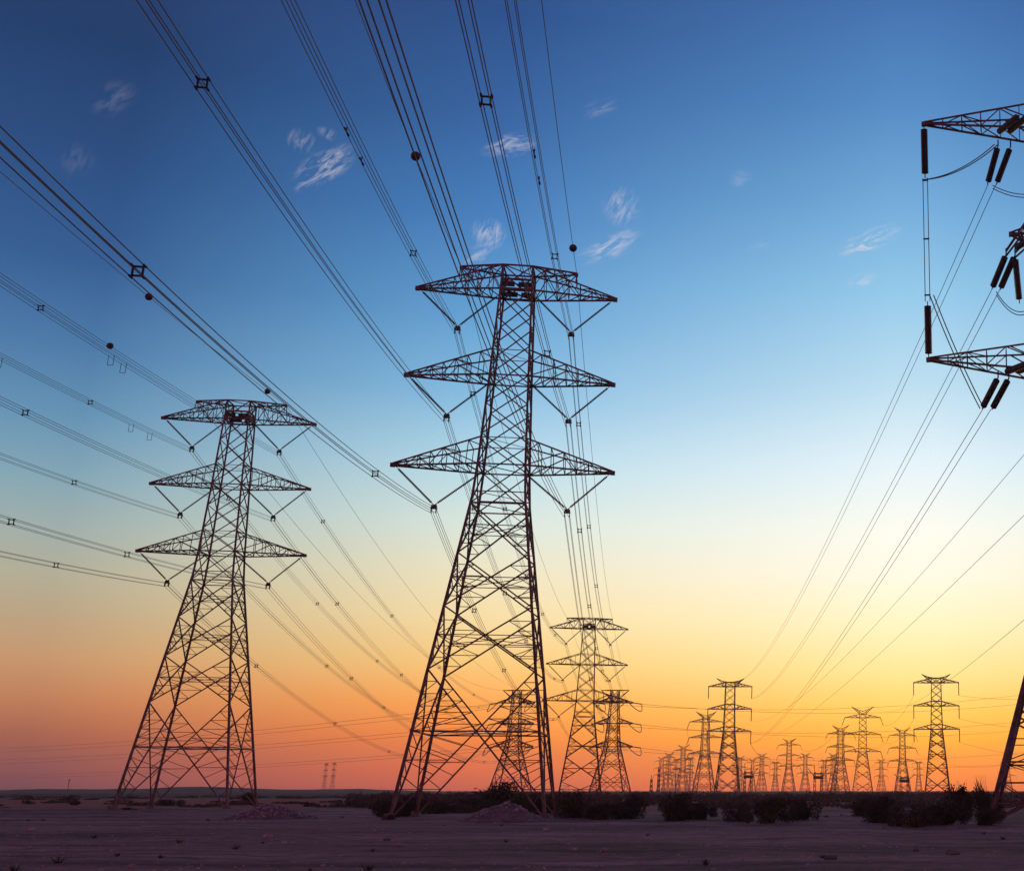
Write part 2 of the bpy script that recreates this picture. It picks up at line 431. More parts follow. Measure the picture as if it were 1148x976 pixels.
def crossarm(root, s, z, half, hroot, wf, z0, tk, name='crossarm', n=6, tipdrop=0., inner=.6):
    m = MB(); hb = wf(z) / 2; ht = wf(z + hroot) / 2; Z = z - z0
    tip = Vector((s * half, 0, Z + tipdrop))
    bot = [Vector((s * hb, y * hb, Z)) for y in (-1, 1)]; top = [Vector((s * ht, y * ht, Z + hroot)) for y in (-1, 1)]
    e = [Vector((tip.x, y * .14, tip.z)) for y in (-1, 1)]
    eu = [v + Vector((0, 0, .22)) for v in e]
    for k in (0, 1):
        m.bar(e[k], bot[k], tk[0]); m.bar(eu[k], top[k], tk[0] * .85)
    fr = [i / n for i in range(n + 1)]
    for i in range(n):
        a, b = fr[i], fr[i + 1]
        for k in (0, 1):
            lo0, lo1 = e[k].lerp(bot[k], a), e[k].lerp(bot[k], b); up0, up1 = eu[k].lerp(top[k], a), eu[k].lerp(top[k], b)
            m.bar(lo1, up1, tk[1])
            if b <= inner + .01:
                m.bar(*((lo0, up1) if i % 2 else (up0, lo1)), tk[1])
        l0, l1 = e[0].lerp(bot[0], a), e[1].lerp(bot[1], b)
        m.bar(l0, l1, tk[1]); m.bar(e[0].lerp(bot[0], b), e[1].lerp(bot[1], b), tk[1])
        m.bar(eu[0].lerp(top[0], b), eu[1].lerp(top[1], b), tk[1])
        if i % 2 == 0: m.bar(eu[0].lerp(top[0], a), eu[1].lerp(top[1], b), tk[1])
    for k in (0, 1):                                     # the long inner strut from the top chord down to the body
        m.bar(eu[k].lerp(top[k], inner), bot[k], tk[1] * 1.3)
    m.box((tip.x, 0, tip.z + .05), .5, .45, .42)
    o = m.build(name, STEEL, root)
    return o, tip

A_PROF = [(0, 14.57), (33, 5.5), (36.68, 5.0), (46.93, 4.15), (60.13, 3.25)]
A_ARMS = [('t', 57.21, 10.94), ('m', 46.93, 11.25), ('l', 36.68, 11.72)]
VD, VX, ES, ZE = 4.27, 4.68, 6.43, 60.13
def suspension_tower(name, label, loc, az, z0=0., group=None, fat=1.):
    wf = width_fn(A_PROF); wf.knots = [p[0] for p in A_PROF]
    root = thing(name, label, 'pylon', loc, -az, group)
    zs = [0, 14.5, 21.05, 26.74, 32.3, 36.68, 40.1, 43.6, 46.93, 50.4, 53.8, 57.21, 60.13]
    tower_body(root, zs, wf, z0, (.31 * fat, .15 * fat, .12 * fat, .075 * fat), rings=((32.3, .13 * fat), (33.6, .1 * fat), (36.68, .14 * fat), (39.7, .08 * fat), (46.93, .14 * fat), (49.9, .07 * fat), (57.21, .24 * fat), (58.4, .22 * fat), (60.13, .16 * fat)), detail=True)
    for k, z, half in A_ARMS:
        for s in (-1, 1):
            h = 3.0 if k == 't' else 3.05
            o, tip = crossarm(root, s, z, half, h - (.08 if k == 't' else 0), wf, z0, (.17 * fat, .085 * fat), n=7, inner=.57 if k != 't' else .99)
            vb = Vector((s * (half - VX), 0, z - z0 - VD))
            for px in (half - .35, 2.0):
                p = Vector((s * px, 0, z - z0 - .12)); d = (vb - p)
                a = p + d * .06; b = p + d * .93
                i = MB(); i.bar(p, a, .06); i.discs(a, b, .135 * fat, .17); i.bar(b, vb, .09); i.build('insulator_string', INSUL, o, True)
            y = MB(); y.box(vb + Vector((0, 0, -.12)), .62, .08, .34); y.box(vb + Vector((0, 0, -.32)), .7, .5, .12)
            for qx in (-.25, .25): y.box(vb + Vector((qx, 0, -.6)), .06, .5, .5)
            y.build('yoke_plate', HARD, o)
    for s in (-1, 1):                                     # flat beam that carries the two earth wires
        m = MB()
        hb = wf(ZE) / 2
        for y in (-1, 1):
            m.bar((s * hb, y * hb, ZE - z0), (s * ES, y * .25, ZE - z0), .17 * fat)
        for i in range(1, 5):
            f = i / 4
            x = lerp(hb, ES, f); yy = lerp(hb, .25, f)
            fz = (x - hb) / (10.94 - hb); zt = lerp(60.13, 57.4, fz)
            for y in (-1, 1): m.bar((s * x, y * yy, ZE - z0), (s * x, y * lerp(hb, .14, fz), zt - z0), .1 * fat)
            x0 = lerp(hb, ES, (i - 1) / 4); y0 = lerp(hb, .25, (i - 1) / 4)
            m.bar((s * x0, -y0, ZE - z0), (s * x, yy, ZE - z0), .09 * fat)
            for y in (-1, 1):
                f2 = (x0 - hb) / (10.94 - hb)
                m.bar((s * x, y * yy, ZE - z0), (s * x0, y * lerp(hb, .14, f2), lerp(60.13, 57.4, f2) - z0), .09 * fat)
        m.box((s * ES, 0, ZE - z0 - .1), .3, .6, .3)
        m.build('earth_wire_beam', STEEL, root)
    # stiffened box where the top arms meet the body
    hb = wf(57.8) / 2 - .05
    for i in range(4):
        a, b = CORN[i], CORN[(i + 1) % 4]
        p = Vector((a[0] * hb, a[1] * hb, 0)); q = Vector((b[0] * hb, b[1] * hb, 0))
        for f in (0, .56):
            m = MB(); pp = p.lerp(q, f); qq = p.lerp(q, f + .44)
            u = (qq - pp).normalized(); i0 = len(m.v); nrm = u.cross(Vector((0, 0, 1))) * .03
            for zz in (57.5, 58.1):
                for w_ in (pp, qq): m.v += [w_ + nrm + Vector((0, 0, zz - z0)), w_ - nrm + Vector((0, 0, zz - z0))]
            m.f += [(i0, i0 + 2, i0 + 6, i0 + 4), (i0 + 1, i0 + 5, i0 + 7, i0 + 3), (i0 + 4, i0 + 6, i0 + 7, i0 + 5), (i0, i0 + 1, i0 + 3, i0 + 2), (i0, i0 + 4, i0 + 5, i0 + 1), (i0 + 2, i0 + 3, i0 + 7, i0 + 6)]
            m.build('gusset_plate', HARD, root)
    return root

MPOS = dict(X=-40.37, Y=137.59, az=-.1635, zb=0.)
LPOS = dict(X=-97.22, Y=190.67, az=-.1716, zb=.045)
SPOS = dict(X=-81.74, Y=374.73, az=-.22, zb=-9.93)
main = suspension_tower('lattice_pylon', 'largest dark lattice pylon with V insulators, standing among bushes in the middle', (MPOS['X'], MPOS['Y'], 0), MPOS['az'], 0, 'suspension pylons with V insulators')
left = copy_tree(main); left.location = (LPOS['X'], LPOS['Y'], LPOS['zb']); left.rotation_euler = (0, 0, -LPOS['az'])
left['label'] = 'lattice pylon with V insulators alone on open sand at the left, beside the rubble heap'
small = suspension_tower('lattice_pylon', 'smaller brownish lattice pylon with V insulators seen just right of the largest pylon\'s feet', (SPOS['X'], SPOS['Y'], 0), SPOS['az'], 9.93, 'suspension pylons with V insulators', 1.15)

def attach(P, k):
    a = Vector((math.cos(P['az']), -math.sin(P['az']), 0)); o = Vector((P['X'], P['Y'], P['zb']))
    if k[0] == 'e': return o + a * (ES * (-1 if k[1] == 'l' else 1)) + Vector((0, 0, ZE))
    z, half = {'t': (57.21, 10.94), 'm': (46.93, 11.25), 'l': (36.68, 11.72)}[k[1]]
    return o + a * ((half - VX) * (-1 if k[2] == 'l' else 1)) + Vector((0, 0, z - VD - .6))

# ---- tension towers at the end of the two lines (solid-looking heads, hanging jumper loops)
C_PROF = [(0, 15.), (20.1, 5.6), (29.7, 4.2), (38.3, 3.4), (43.5, 3.2)]
C_ARMS = [('t', 38.28, 7.9), ('m', 29.7, 8.0), ('l', 20.1, 8.4)]
def tension_tower(label, loc, az, out):
    wf = width_fn(C_PROF); wf.knots = [p[0] for p in C_PROF]
    root = thing('tension_pylon', label, 'pylon', loc, -az, 'squat tension pylons')
    tower_body(root, [0, 9.5, 15.5, 20.1, 24.9, 29.7, 34, 38.3, 43.5], wf, 0, (.38, .21, .17, .13), rings=((20.1, .24), (29.7, .24), (38.3, .38), (43.5, .24)), foot=False)
    for k, z, half in C_ARMS:
        for s in (-1, 1):
            o, tip = crossarm(root, s, z, half, 2.2, wf, 0, (.34, .18), n=4)
            q = tip + Vector((out * 3.6, .8, -.5)); i = MB(); i.discs(tip, q, .3, .5, 6); i.build('insulator_string', INSUL, o)
            q2 = tip + Vector((-out * .5, -3.6, -.5)); i = MB(); i.discs(tip, q2, .3, .5, 6); i.build('insulator_string', INSUL, o)
            j = MB(); pts = []
            for n in range(13):
                t = n / 12; p = q2.lerp(q, t); p.z -= 4 * 3.2 * t * (1 - t); p.x += out * 2.2 * math.sin(math.pi * t); pts.append(p)
            j.path(pts, .16, 5); j.build('jumper_loop', WIRE, o)
    for s in (-1, 1):
        m = MB()
        for y in (-1, 1):
            m.bar((s * 1.6, y * 1.6, 43.5), (s * 6, 0, 43.5), .3); m.bar((s * 1.6, y * 1.6, 40), (s * 6, 0, 43.5), .22)
        m.build('earth_wire_beam', STEEL, root)
    return root
p = at(572, 884, 560); T1 = Vector((p.x, 560, ground(p.x, 560))); T1AZ = .02
p = at(684, 884, 560); T2 = Vector((p.x, 560, ground(p.x, 560))); T2AZ = .05
tension_tower('squat reddish tension pylon seen through the legs of the largest pylon', T1, T1AZ, -1)
tension_tower('squat reddish tension pylon with jumper loops, half hidden behind the smaller V insulator pylon', T2, T2AZ, 1)
def tip_of(T, az, k, out, back):
    a = Vector((math.cos(az), -math.sin(az), 0)); l = Vector((math.sin(az), math.cos(az), 0))
    s = -1 if k[-1] == 'l' else 1
    if k[0] == 'e': return T + a * 6 * s + Vector((0, 0, 43.5))
    z, h = {'t': (38.28, 7.9), 'm': (29.7, 8.0), 'l': (20.1, 8.4)}[k[1]]
    off = Vector((-out * .5, -3.6, -.5)) if back else Vector((out * 3.6, .8, -.5))
    return T + a * (h * s + off.x) + l * off.y + Vector((0, 0, z + off.z))

# ---- towers of the right-hand lines: three arms, horned top, insulators hanging from the arm tips
def line_tower(label, loc, az, P, group, tk, name='lattice_pylon', foot=False):
    prof, arms = P['prof'], P['arms']
    wf = width_fn(prof); wf.knots = [p[0] for p in prof]
    root = thing(name, label, 'pylon', loc, -az, group)
    tower_body(root, P['zs'], wf, 0, tk, rings=[(z, tk[1]) for z, _ in arms] + [(z + 2.4, tk[1]) for z, _ in arms], foot=foot)
    objs = {}
    for n, (z, half) in enumerate(arms):
        for s in (-1, 1):
            hh = half if not isinstance(half, tuple) else half[0 if s < 0 else 1]
            o, tip = crossarm(root, s, z, hh, P.get('hroot', 2.4), wf, 0, (tk[1] * 1.05, tk[3]), n=P.get('n', 5), tipdrop=P.get('tipdrop', 0))
            objs[(n, s)] = (o, tip)
            dr = P.get('drop')
            if dr:
                q = tip + Vector((s * dr[0], 0, -dr[1])); i = MB(); i.discs(tip, q, dr[2], .6, 6); i.build('insulator_string', INSUL, o)
    zt = prof[-1][0]; hw = prof[-1][1] / 2; hx, hz = P['horn']
    for s in (-1, 1):
        m = MB()
        for y in (-1, 1):
            m.bar((s * hw, y * hw, zt - 1.5), (s * hx, 0, hz), tk[1]); m.bar((s * hw, y * hw, zt), (s * hx, 0, hz), tk[1]); m.bar((s * -hw * .2, y * hw, zt), (s * hx * .55, 0, lerp(zt, hz, .5)), tk[3])
        m.build('earth_wire_horn', STEEL, root)
    return root, objs
B_PLAIN = dict(prof=[(0, 13.), (33, 6.0), (45, 5.4), (59, 5.)], arms=[(57, 11.9), (45, 11.9), (33, 11.9)], zs=[0, 9, 17, 23, 28, 33, 37, 41, 45, 49, 53, 57, 59], horn=(7.6, 61.5), drop=(0, 6.6, .3))
B_WIDE = dict(prof=[(0, 15.), (30, 6.0), (44, 5.2), (58, 4.8)], arms=[(53.5, 13.), (41.5, 13.), (29.5, 13.)], zs=[0, 9, 17, 24, 30, 34, 38, 42, 46, 50, 54, 58], horn=(8.2, 61.5), drop=(1.9, 5.4, .32))
TKF = (.5, .29, .22, .2)
GR = 'distant line pylons on the right'
far = {}
pr = {}
for key, u, D, P, lab, az, sc in (
        ('815', 815.5, 721, B_PLAIN, 'tallest distant pylon left of the group, hanging insulators at square arm tips', -.02, 1.),
        ('1050', 1051, 692, B_PLAIN, 'distant square-armed pylon standing apart at the right end of the far group', .02, 1.),
        ('787', 789, 985, B_WIDE, 'distant dark pylon with drooping arms touching the left side of the tallest distant one', .12, .96),
        ('967', 967, 930, B_WIDE, 'distant dark pylon with drooping arm ends between two paler ones right of centre', -.02, .97),
        ('940', 942, 1150, B_WIDE, 'narrow pale reddish pylon immediately left of the dark drooping-arm one', .3, .93),
        ('1010', 1012, 1190, B_WIDE, 'pale distant pylon with wide V horns, third from the right of the far group', -.1, .93),
        ('882', 884, 1330, B_WIDE, 'distant pylon with three short curled arms in the middle of the far group', .1, .86),
        ('903', 902.5, 1620, B_WIDE, 'tiny pale pylon close to the right of the curled-arm one', .2, .76),
        ('855', 853.5, 1620, B_WIDE, 'tiny pale pylon to the right of the tallest distant one', .35, .76),
        ('764', 764.5, 1500, B_WIDE, 'small faint pylon left of the two overlapping dark ones', .2, .86),
        ('748', 748.5, 1780, B_WIDE, 'small faint pylon beside the grey mast, leftmost of the far group', .5, .84),
        ('740', 741, 1900, B_WIDE, 'faintest tiny pylon behind the grey mast at the left end of the far group', -.3, .8),
        ('757', 757, 2000, B_WIDE, 'faint tiny pylon squeezed between the two small faint pylons of the far group', .6, .8),
        ('843', 843, 1800, B_WIDE, 'faint tiny pylon behind the mast with raised side arms', -.2, .72),
        ('933', 934, 1700, B_WIDE, 'faint tiny pylon half hidden left of the narrow pale reddish one', .5, .8),
        ('770', 773, 1750, B_PLAIN, 'slender faint pylon in the gap left of the two overlapping dark far pylons', .7, .74),
        ('826', 829, 1650, B_WIDE, 'faint pylon showing between the right leg of the tallest distant pylon and a mast', .25, .72),
        ('868', 869, 1800, B_PLAIN, 'slender faint pylon left of the curled-arm one', -.4, .66),
        ('926', 924, 1850, B_PLAIN, 'slender faint pylon right beside the double mast without a pylon behind it', .3, .72),
        ('984', 988, 1800, B_WIDE, 'faint tiny pylon in the gap between the drooping-arm pylon and the wide V horn one', .4, .72),
        ('1030', 1030, 1900, B_PLAIN, 'slender faint pylon touching the left leg of the pylon standing apart', -.2, .7),
        ('1133', 1131, 1700, B_WIDE, 'tiny far pylon seen through the foot of the cut-off right-hand pylon', .2, .7),
        ('362', 363, 2000, B_PLAIN, 'tiny slim pylon alone on the left horizon, left one of the pair', .4, .68),
        ('371', 372, 2000, B_PLAIN, 'tiny slim pylon alone on the left horizon, right one of the pair', .4, .70)):
    p = at(u, 884, D); loc = Vector((p.x, D, ground(p.x, D) - .3))
    pk = 'plain' if P is B_PLAIN else 'wide'
    if pk not in pr:
        r_, _ = line_tower(lab, loc, az, P, GR, TKF); pr[pk] = r_
    else:
        r_ = copy_tree(pr[pk]); r_.location = loc; r_.rotation_euler = (0, 0, -az); r_['label'] = lab
    r_.scale = (sc, sc, sc)
    if key in ('362', '371'):
        r_.scale = (sc * .55, sc * .55, sc); r_['group'] = 'pair of slim pylons on the left horizon'
    far[key] = (loc, az, P, sc)
def far_tip(key, n, s, drop=True):
    loc, az, P, sc = far[key]; a = Vector((math.cos(az), -math.sin(az), 0))
    if n == 'h': return loc + (a * s * P['horn'][0] + Vector((0, 0, P['horn'][1]))) * sc
    z, h = P['arms'][n]; d = P['drop'] if drop else (0, 0, 0)
    return loc + (a * s * (h + d[0]) + Vector((0, 0, z - d[1]))) * sc

# ---- the near pylon cut off by the right edge
RC = Vector((21.7, 122.0, 0)); RAZ = .12
R_P = dict(prof=[(0, 21.4), (29, 5.2), (44.7, 4.6), (58, 4.4), (76, 4.0)], arms=[(68.7, (16.2, 16)), (55.5, (7.3, 16)), (42.2, (16.0, 16))],
           zs=[0, 9, 16, 21.5, 25.5, 29, 33, 37, 41, 44.7, 49, 53.5, 58, 62.2, 66.6, 71.2, 76], horn=(4, 79), hroot=3.5, n=7, tipdrop=2.5)
RC.z = ground(RC.x, RC.y)
right, robj = line_tower('large near lattice pylon cut off by the right edge, with thick dark insulators', RC, RAZ, R_P, None, (.29, .17, .14, .09), foot=True)
def rloc(p):                           # world point -> local of the right pylon
    d = Vector(p) - RC; c, s = math.cos(RAZ), math.sin(RAZ)
    return Vector((d.x * c - d.y * s, d.x * s + d.y * c, d.z))
def rworld(p):
    c, s = math.cos(RAZ), math.sin(RAZ)
    return Vector((p.x * c + p.y * s, -p.x * s + p.y * c, p.z)) + RC
def thick_string(o, p, q, r=.27):
    p = Vector(p); q = Vector(q); d = q - p; i = MB()
    i.bar(p, p + d * .08, .1); i.discs(p + d * .08, p + d * .92, r * 1.15, .22, 12); i.bar(p + d * .92, q, .1); i.build('insulator_string', INSUL, o, True)
RW = {}
LD = Vector((-.13, .97, -.2)).normalized()            # the way the conductors leave
for n, (z, _h) in enumerate(R_P['arms']):
    o, tip = robj[(n, -1)]
    base = [at(*px, 122.8) for px in {0: ((1119, 163), (1133, 164)), 1: ((1128, 285), (1138, 286)), 2: ((1119, 423), (1131, 424))}[n]]
    tgt = [{0: (1107, 207), 1: (1112, 324), 2: (1101, 458)}[n], {0: (1117, 207), 1: (1121, 325), 2: (1112, 459)}[n]]
    ends = []
    for b, px in zip(base, tgt):
        q = at(*px, 126.8)
        thick_string(o, rloc(b), rloc(q), .3); ends.append(q)
        m = MB(); bz = rloc(b); m.bar(bz, (bz.x, 0, bz.z + .7), .14); m.bar(bz, (bz.x, .9, bz.z + .7), .1); m.build('hanger_bracket', HARD, o)
    RW[n] = ends
    for k in (0, 1):                                   # strings of the span that goes over the viewer's right
        a = Vector((tip.x * (.45 if n != 1 else .8) - k * 1.1, -.4, z + .8))
        thick_string(o, a, a + Vector((2.2, -4.6, -.7)), .3)
# guide strings and the twin jumper between the tips of the top and bottom arms
oT, tT = robj[(0, -1)]; oB, tB = robj[(2, -1)]
thick_string(oT, tT + Vector((0, 0, -.1)), tT + Vector((.05, .1, -6.2)), .33)
thick_string(oB, tB + Vector((0, 0, .2)), tB + Vector((-.05, .1, 6.4)), .33)
g0 = tT + Vector((.05, .1, -6.2)); g1 = tB + Vector((-.05, .1, 6.4))
for dx in (-.24, .24):
    m = MB(); m.path([g0 + Vector((dx, 0, 0)), g0.lerp(g1, .5) + Vector((dx, 0, 0)), g1 + Vector((dx, 0, 0))], .045, 5); m.build('jumper_wire', WIRE, oT)
for f in (.02, .5, .95): m = MB(); m.box(g0.lerp(g1, f), .62, .12, .14); m.build('jumper_clamp', HARD, oT)
e2 = rloc(RW[2][0])                                    # upper jumper rising to the top arm, lower one down to the bottom strings
for dx in (-.2, .2):
    for a_, b_, sg in ((g0, rloc(at(1117, 160, 122.8)), .8), (g1 + Vector((.4, .3, .8)), e2, .5)):
        pts = []; m = MB()
        for i in range(13):
            t = i / 12; p = a_.lerp(b_, t); p.z -= sg * 4 * t * (1 - t); pts.append(p + Vector((dx, 0, -abs(dx) if sg > .6 else 0)))
        m.path(pts, .06, 5); m.build('jumper_wire', WIRE, oT)
for n, s, px0, px1, sag in ((0, 1, (1113, 208), (1200, 200), 1.4), (1, 1, (1117, 327), (1175, 318), 2.6)):
    o, tip = robj[(n, -1)]
    for dz in (0, .35):
        m = MB(); a, b = rloc(at(*px0, 126.6)), rloc(at(*px1, 119)); pts = []
        for i in range(15):
            t = i / 14; p = a.lerp(b, t); p.z -= sag * 4 * t * (1 - t) + dz; pts.append(p)
        m.path(pts, .05, 5); m.build('jumper_wire', WIRE, o)
i_ = MB(); p0 = rloc(at(1138, 287, 122.8)); p1 = rloc(at(1143, 340, 122.8)); o, _ = robj[(1, -1)]
thick_string(o, p0, p1, .3)
m = MB()
for dx in (-.6, .6):
    m.bar(rloc(at(1128, 284, 122.8)) + Vector((0, dx, 0)), (-2.1, dx * 3, 64), .2); m.bar(rloc(at(1138, 286, 122.8)) + Vector((0, dx, 0)), (-2.1, dx * 3, 60.5), .18)
for f in (.25, .5, .75):
    a = rloc(at(1128, 284, 122.8)).lerp(Vector((-2.1, 0, 64)), f); b = rloc(at(1138, 286, 122.8)).lerp(Vector((-2.1, 0, 60.5)), f)
    m.bar(a + Vector((0, -.6 - f, 0)), b + Vector((0, .6 + f, 0)), .12); m.bar(a + Vector((0, .6 + f, 0)), b + Vector((0, -.6 - f, 0)), .12)
m.build('arm_bracket', STEEL, robj[(1, -1)][0])

# ------------------------------------------------------------------ conductors
def span_pts(A, B, sag, n=56, s0=0., s1=1.):
    out = []
    for i in range(n + 1):
        s = s0 + (s1 - s0) * i / n; p = A.lerp(B, s); p.z -= 4 * sag * s * (1 - s); out.append(p)
    return out
def nearest(pts, px):
    best = None
    for i, p in enumerate(pts):
        q = proj(p)
        if q is None or p.y < 8: continue
        d = math.hypot(q[0] - px[0], q[1] - px[1])
        if best is None or d < best[0]: best = (d, i)
    return best[1]
def across(pts, i):
    d = (pts[min(i + 1, len(pts) - 1)] - pts[max(i - 1, 0)]).normalized()
    a = d.cross(Vector((0, 0, 1))).normalized(); return d, a, a.cross(d)
def add_spacer(root, pts, i, half, r=.06):
    d, a, u = across(pts, i); c = pts[i]; m = MB()
    cs = [c + a * x * half + u * y * half for x, y in CORN] if half else []
    k = .8
    inner = [c + a * x * half * k + u * y * half * k for x, y in CORN]
    for j in range(4):
        m.bar(inner[j], inner[(j + 1) % 4], r * 1.2); m.bar(inner[j], cs[j], r * 1.3)
        m.bar(cs[j] - d * .16, cs[j] + d * .16, r * 1.9, 6)
    m.build('spacer', HARD, root)
def add_damper(root, pts, i, half, L_=1.2):
    d, a, u = across(pts, i); c = pts[i] - u * (half + .02); m = MB()
    m.bar(c, c - u * .28, .06); 
    for s in (-1, 1):
        m.bar(c - u * .28, c - u * .34 + d * s * .5, .05); m.bar(c - u * .34 + d * s * .4, c - u * .36 + d * s * .66, .16, 6)
    m.build('vibration_damper', HARD, root)
def add_u_hanger(root, pts, i, half, w=.55):
    d, a, u = across(pts, i); c = pts[i] - u * half; m = MB()
    z = Vector((0, 0, 1))
    for s in (-1, 1): m.bar(c + a * s * w / 2 + z * .1, c + a * s * w / 2 - z * 1.0, .04)
    m.bar(c + a * w / 2 - z * 1.0, c - a * w / 2 - z * 1.0, .045); m.build('vibration_damper', HARD, root)
def bundle(label, cat, pts, half, radius, group, name='conductor_bundle', quad=True):
    root = thing(name, label, cat, pts[0], 0, group)
    O = pts[0]
    offs = [(x * half, y * half) for x, y in CORN] if quad else ([(-half, 0), (half, 0)] if half else [(0, 0)])
    rel = [p - O for p in pts]
    for ox, oy in offs:
        m = MB(); q = []
        for i, p in enumerate(pts):
            d, a, u = across(pts, i); q.append(p - O + a * ox + u * oy)
        m.path(q, radius, 5); m.build('wire', WIRE, root)
    return root, rel
def add_ball(root, c, r=.5):
    m = MB(); m.blob(c, r, 3, jit=0); m.bar(Vector(c) + Vector((-.05, 0, 0)), Vector(c) + Vector((.05, 0, 0)), .2)
    m.build('marker_ball', BALL, root, True)

PREV = {'M': dict(X=16.61, Y=-163.22, az=-.662, zb=1.9), 'L': dict(X=-34.33, Y=-196.12, az=18.836 - 6 * math.pi, zb=1.84)}
NAMES = {'vtl': ('top left', 'top V on the left side'), 'vml': ('', 'middle V on the left side'), 'vll': ('', 'lowest V on the left side'),
         'vtr': ('', 'top V on the right side'), 'vmr': ('', 'middle V on the right side'), 'vlr': ('', 'lowest V on the right side')}
SPAC = {'M': {'vml': [(229, 82)], 'vll': [(174, 302), (428, 522)], 'vmr': [(548, 108), (611, 395)], 'vtl': [(464, 278)], 'vtr': [(624, 285)]},
        'L': {'vtr': [(45, 337)], 'vtl': [(106, 450)], 'vmr': [(28, 450)], 'vml': [(89, 537)], 'vlr': [(10, 577), (150, 617)], 'vll': [(68, 628)]}}
DAMP = {'M': {'vtl': [(388, 140), (402, 175)], 'vtr': [(597, 163), (602, 195)]}, 'L': {'vtr': [(122, 391), (141, 403)], 'vtl': [(2, 400), (150, 477), (163, 484)]}}
for key, who, nxt, Tn, Taz, out in (('M', 'the largest pylon', SPOS, T2, T2AZ, 1), ('L', 'the left pylon', None, T1, T1AZ, -1)):
    P = MPOS if key == 'M' else LPOS; Q = PREV[key]
    for k, (_, nm_) in NAMES.items():
        A, B = attach(P, k), attach(Q, k)
        near = span_pts(B, A, 10.44 if key == 'M' else 9.54, 120)
        if key == 'M':
            S_ = attach(nxt, k)
            farp = span_pts(A, S_, 7.0, 60); f2 = span_pts(S_, tip_of(Tn, Taz, k, out, True), 3.2, 30)
            farp = farp[1:] + f2[1:]
        else:
            farp = span_pts(A, tip_of(Tn, Taz, k, out, True), 14.0, 80)[1:]
        pts = near + farp
        root, rel = bundle('four-wire bundle held by the %s of %s' % (nm_, who), 'power line', pts, .25, .026 if key == 'M' else .023, 'conductor bundles of the two near lines')
        for px in SPAC[key].get(k, []):
            add_spacer(root, rel, nearest(near, px), .25)
        for n_, px in enumerate(DAMP[key].get(k, [])):
            i = nearest(near, px)
            (add_damper if key == 'M' else add_u_hanger)(root, rel, i, .25)
        n0 = len(near); step = 11 if key == 'M' else 13
        ph = {'t': 3, 'm': 6, 'l': 9}[k[1]] + (2 if k[2] == 'r' else 0)
        for i in range(n0 + ph, n0 + (58 if key == 'M' else 78), step): add_spacer(root, rel, i, .25, .075)
    for k, nm_ in (('el', 'left'), ('er', 'right')):
        A, B = attach(P, k), attach(Q, k)
        near = span_pts(B, A, 8.83 if key == 'M' else 7.8, 120)
        if key == 'M':
            S_ = attach(nxt, k); farp = span_pts(A, S_, 4.5, 50)[1:] + span_pts(S_, tip_of(Tn, Taz, k, out, True), 2, 20)[1:]
        else: farp = span_pts(A, tip_of(Tn, Taz, k, out, True), 10.5, 60)[1:]
        pts = near + farp
        root, rel = bundle('thin single earth wire with ball, on the top %s end of %s' % (nm_, who), 'power line', pts, 0, .03, 'earth wires', 'earth_wire', False)
        for px in {('M', 'el'): [(466, 179)], ('M', 'er'): [(643, 276)], ('L', 'er'): [(163, 331), (303, 441)], ('L', 'el'): [(118, 387)]}[(key, k)]:
            add_ball(root, rel[nearest(near, px)], .42)

# right-hand line: from the near right pylon to the tallest distant one and on
def simple_line(label, A, B, sag, half=0., r=.04, group='lines of the right-hand pylons', name='conductor_bundle', extra=None):
    pts = span_pts(A, B, sag, 90)
    return bundle(label, 'power line', pts, half, r, group, name, False)
mid = lambda n: (RW[n][0] + RW[n][1]) / 2
simple_line('twin conductor from the top arm of the cut-off right pylon, running far away', mid(0), far_tip('815', 'h', 1), 9, .42, .038)
simple_line('twin conductor from the middle arm of the cut-off right pylon, running far away', mid(1), far_tip('815', 0, 1), 9, .42, .038)
simple_line('twin conductor from the bottom arm of the cut-off right pylon, running far away', mid(2), far_tip('815', 2, 1), 6.5, .42, .038)
simple_line('upper and steepest of three faint wires entering at the right edge under the twin conductors', at(1178, 474, 122), far_tip('815', 1, 1), 8, 0, .03)
simple_line('middle one of three faint wires entering at the right edge under the twin conductors', at(1180, 546, 122), far_tip('815', 2, 1) + Vector((4, 6, 2)), 5, 0, .03)
simple_line('lowest of three faint wires entering at the right edge, passing over the pylon standing apart', at(1220, 632, 130), far_tip('967', 'h', 1), 8, 0, .035)
# near-level lines from the second tension pylon off to the right, and from the first off to the left
k6 = ['vtl', 'vtr', 'vml', 'vmr', 'vll', 'vlr']
ypx = {'vtl': 752, 'vtr': 764, 'vml': 784, 'vmr': 796, 'vll': 822, 'vlr': 838}
nmk = {'vtl': 'upper pair, higher wire', 'vtr': 'upper pair, lower wire', 'vml': 'middle pair, higher wire', 'vmr': 'middle pair, lower wire', 'vll': 'bottom pair, higher wire', 'vlr': 'bottom pair, lower wire'}
for k in k6:
    A = tip_of(T2, T2AZ, k, 1, False); simple_line('faint level wire behind the far pylons to the right edge, ' + nmk[k], A, at(1310, ypx[k], 640), 8.5, .2, .05, 'level wires across the far group')
for k in k6:
    A = tip_of(T1, T1AZ, k, -1, False); simple_line('faint level wire low over the left horizon, ' + nmk[k], A, at(-140, {'vtl': 838, 'vtr': 843, 'vml': 852, 'vmr': 857, 'vll': 867, 'vlr': 871}[k], 1150), 7 if k[1] == 't' else 5, 0.2, .036, 'level wires low over the left horizon')
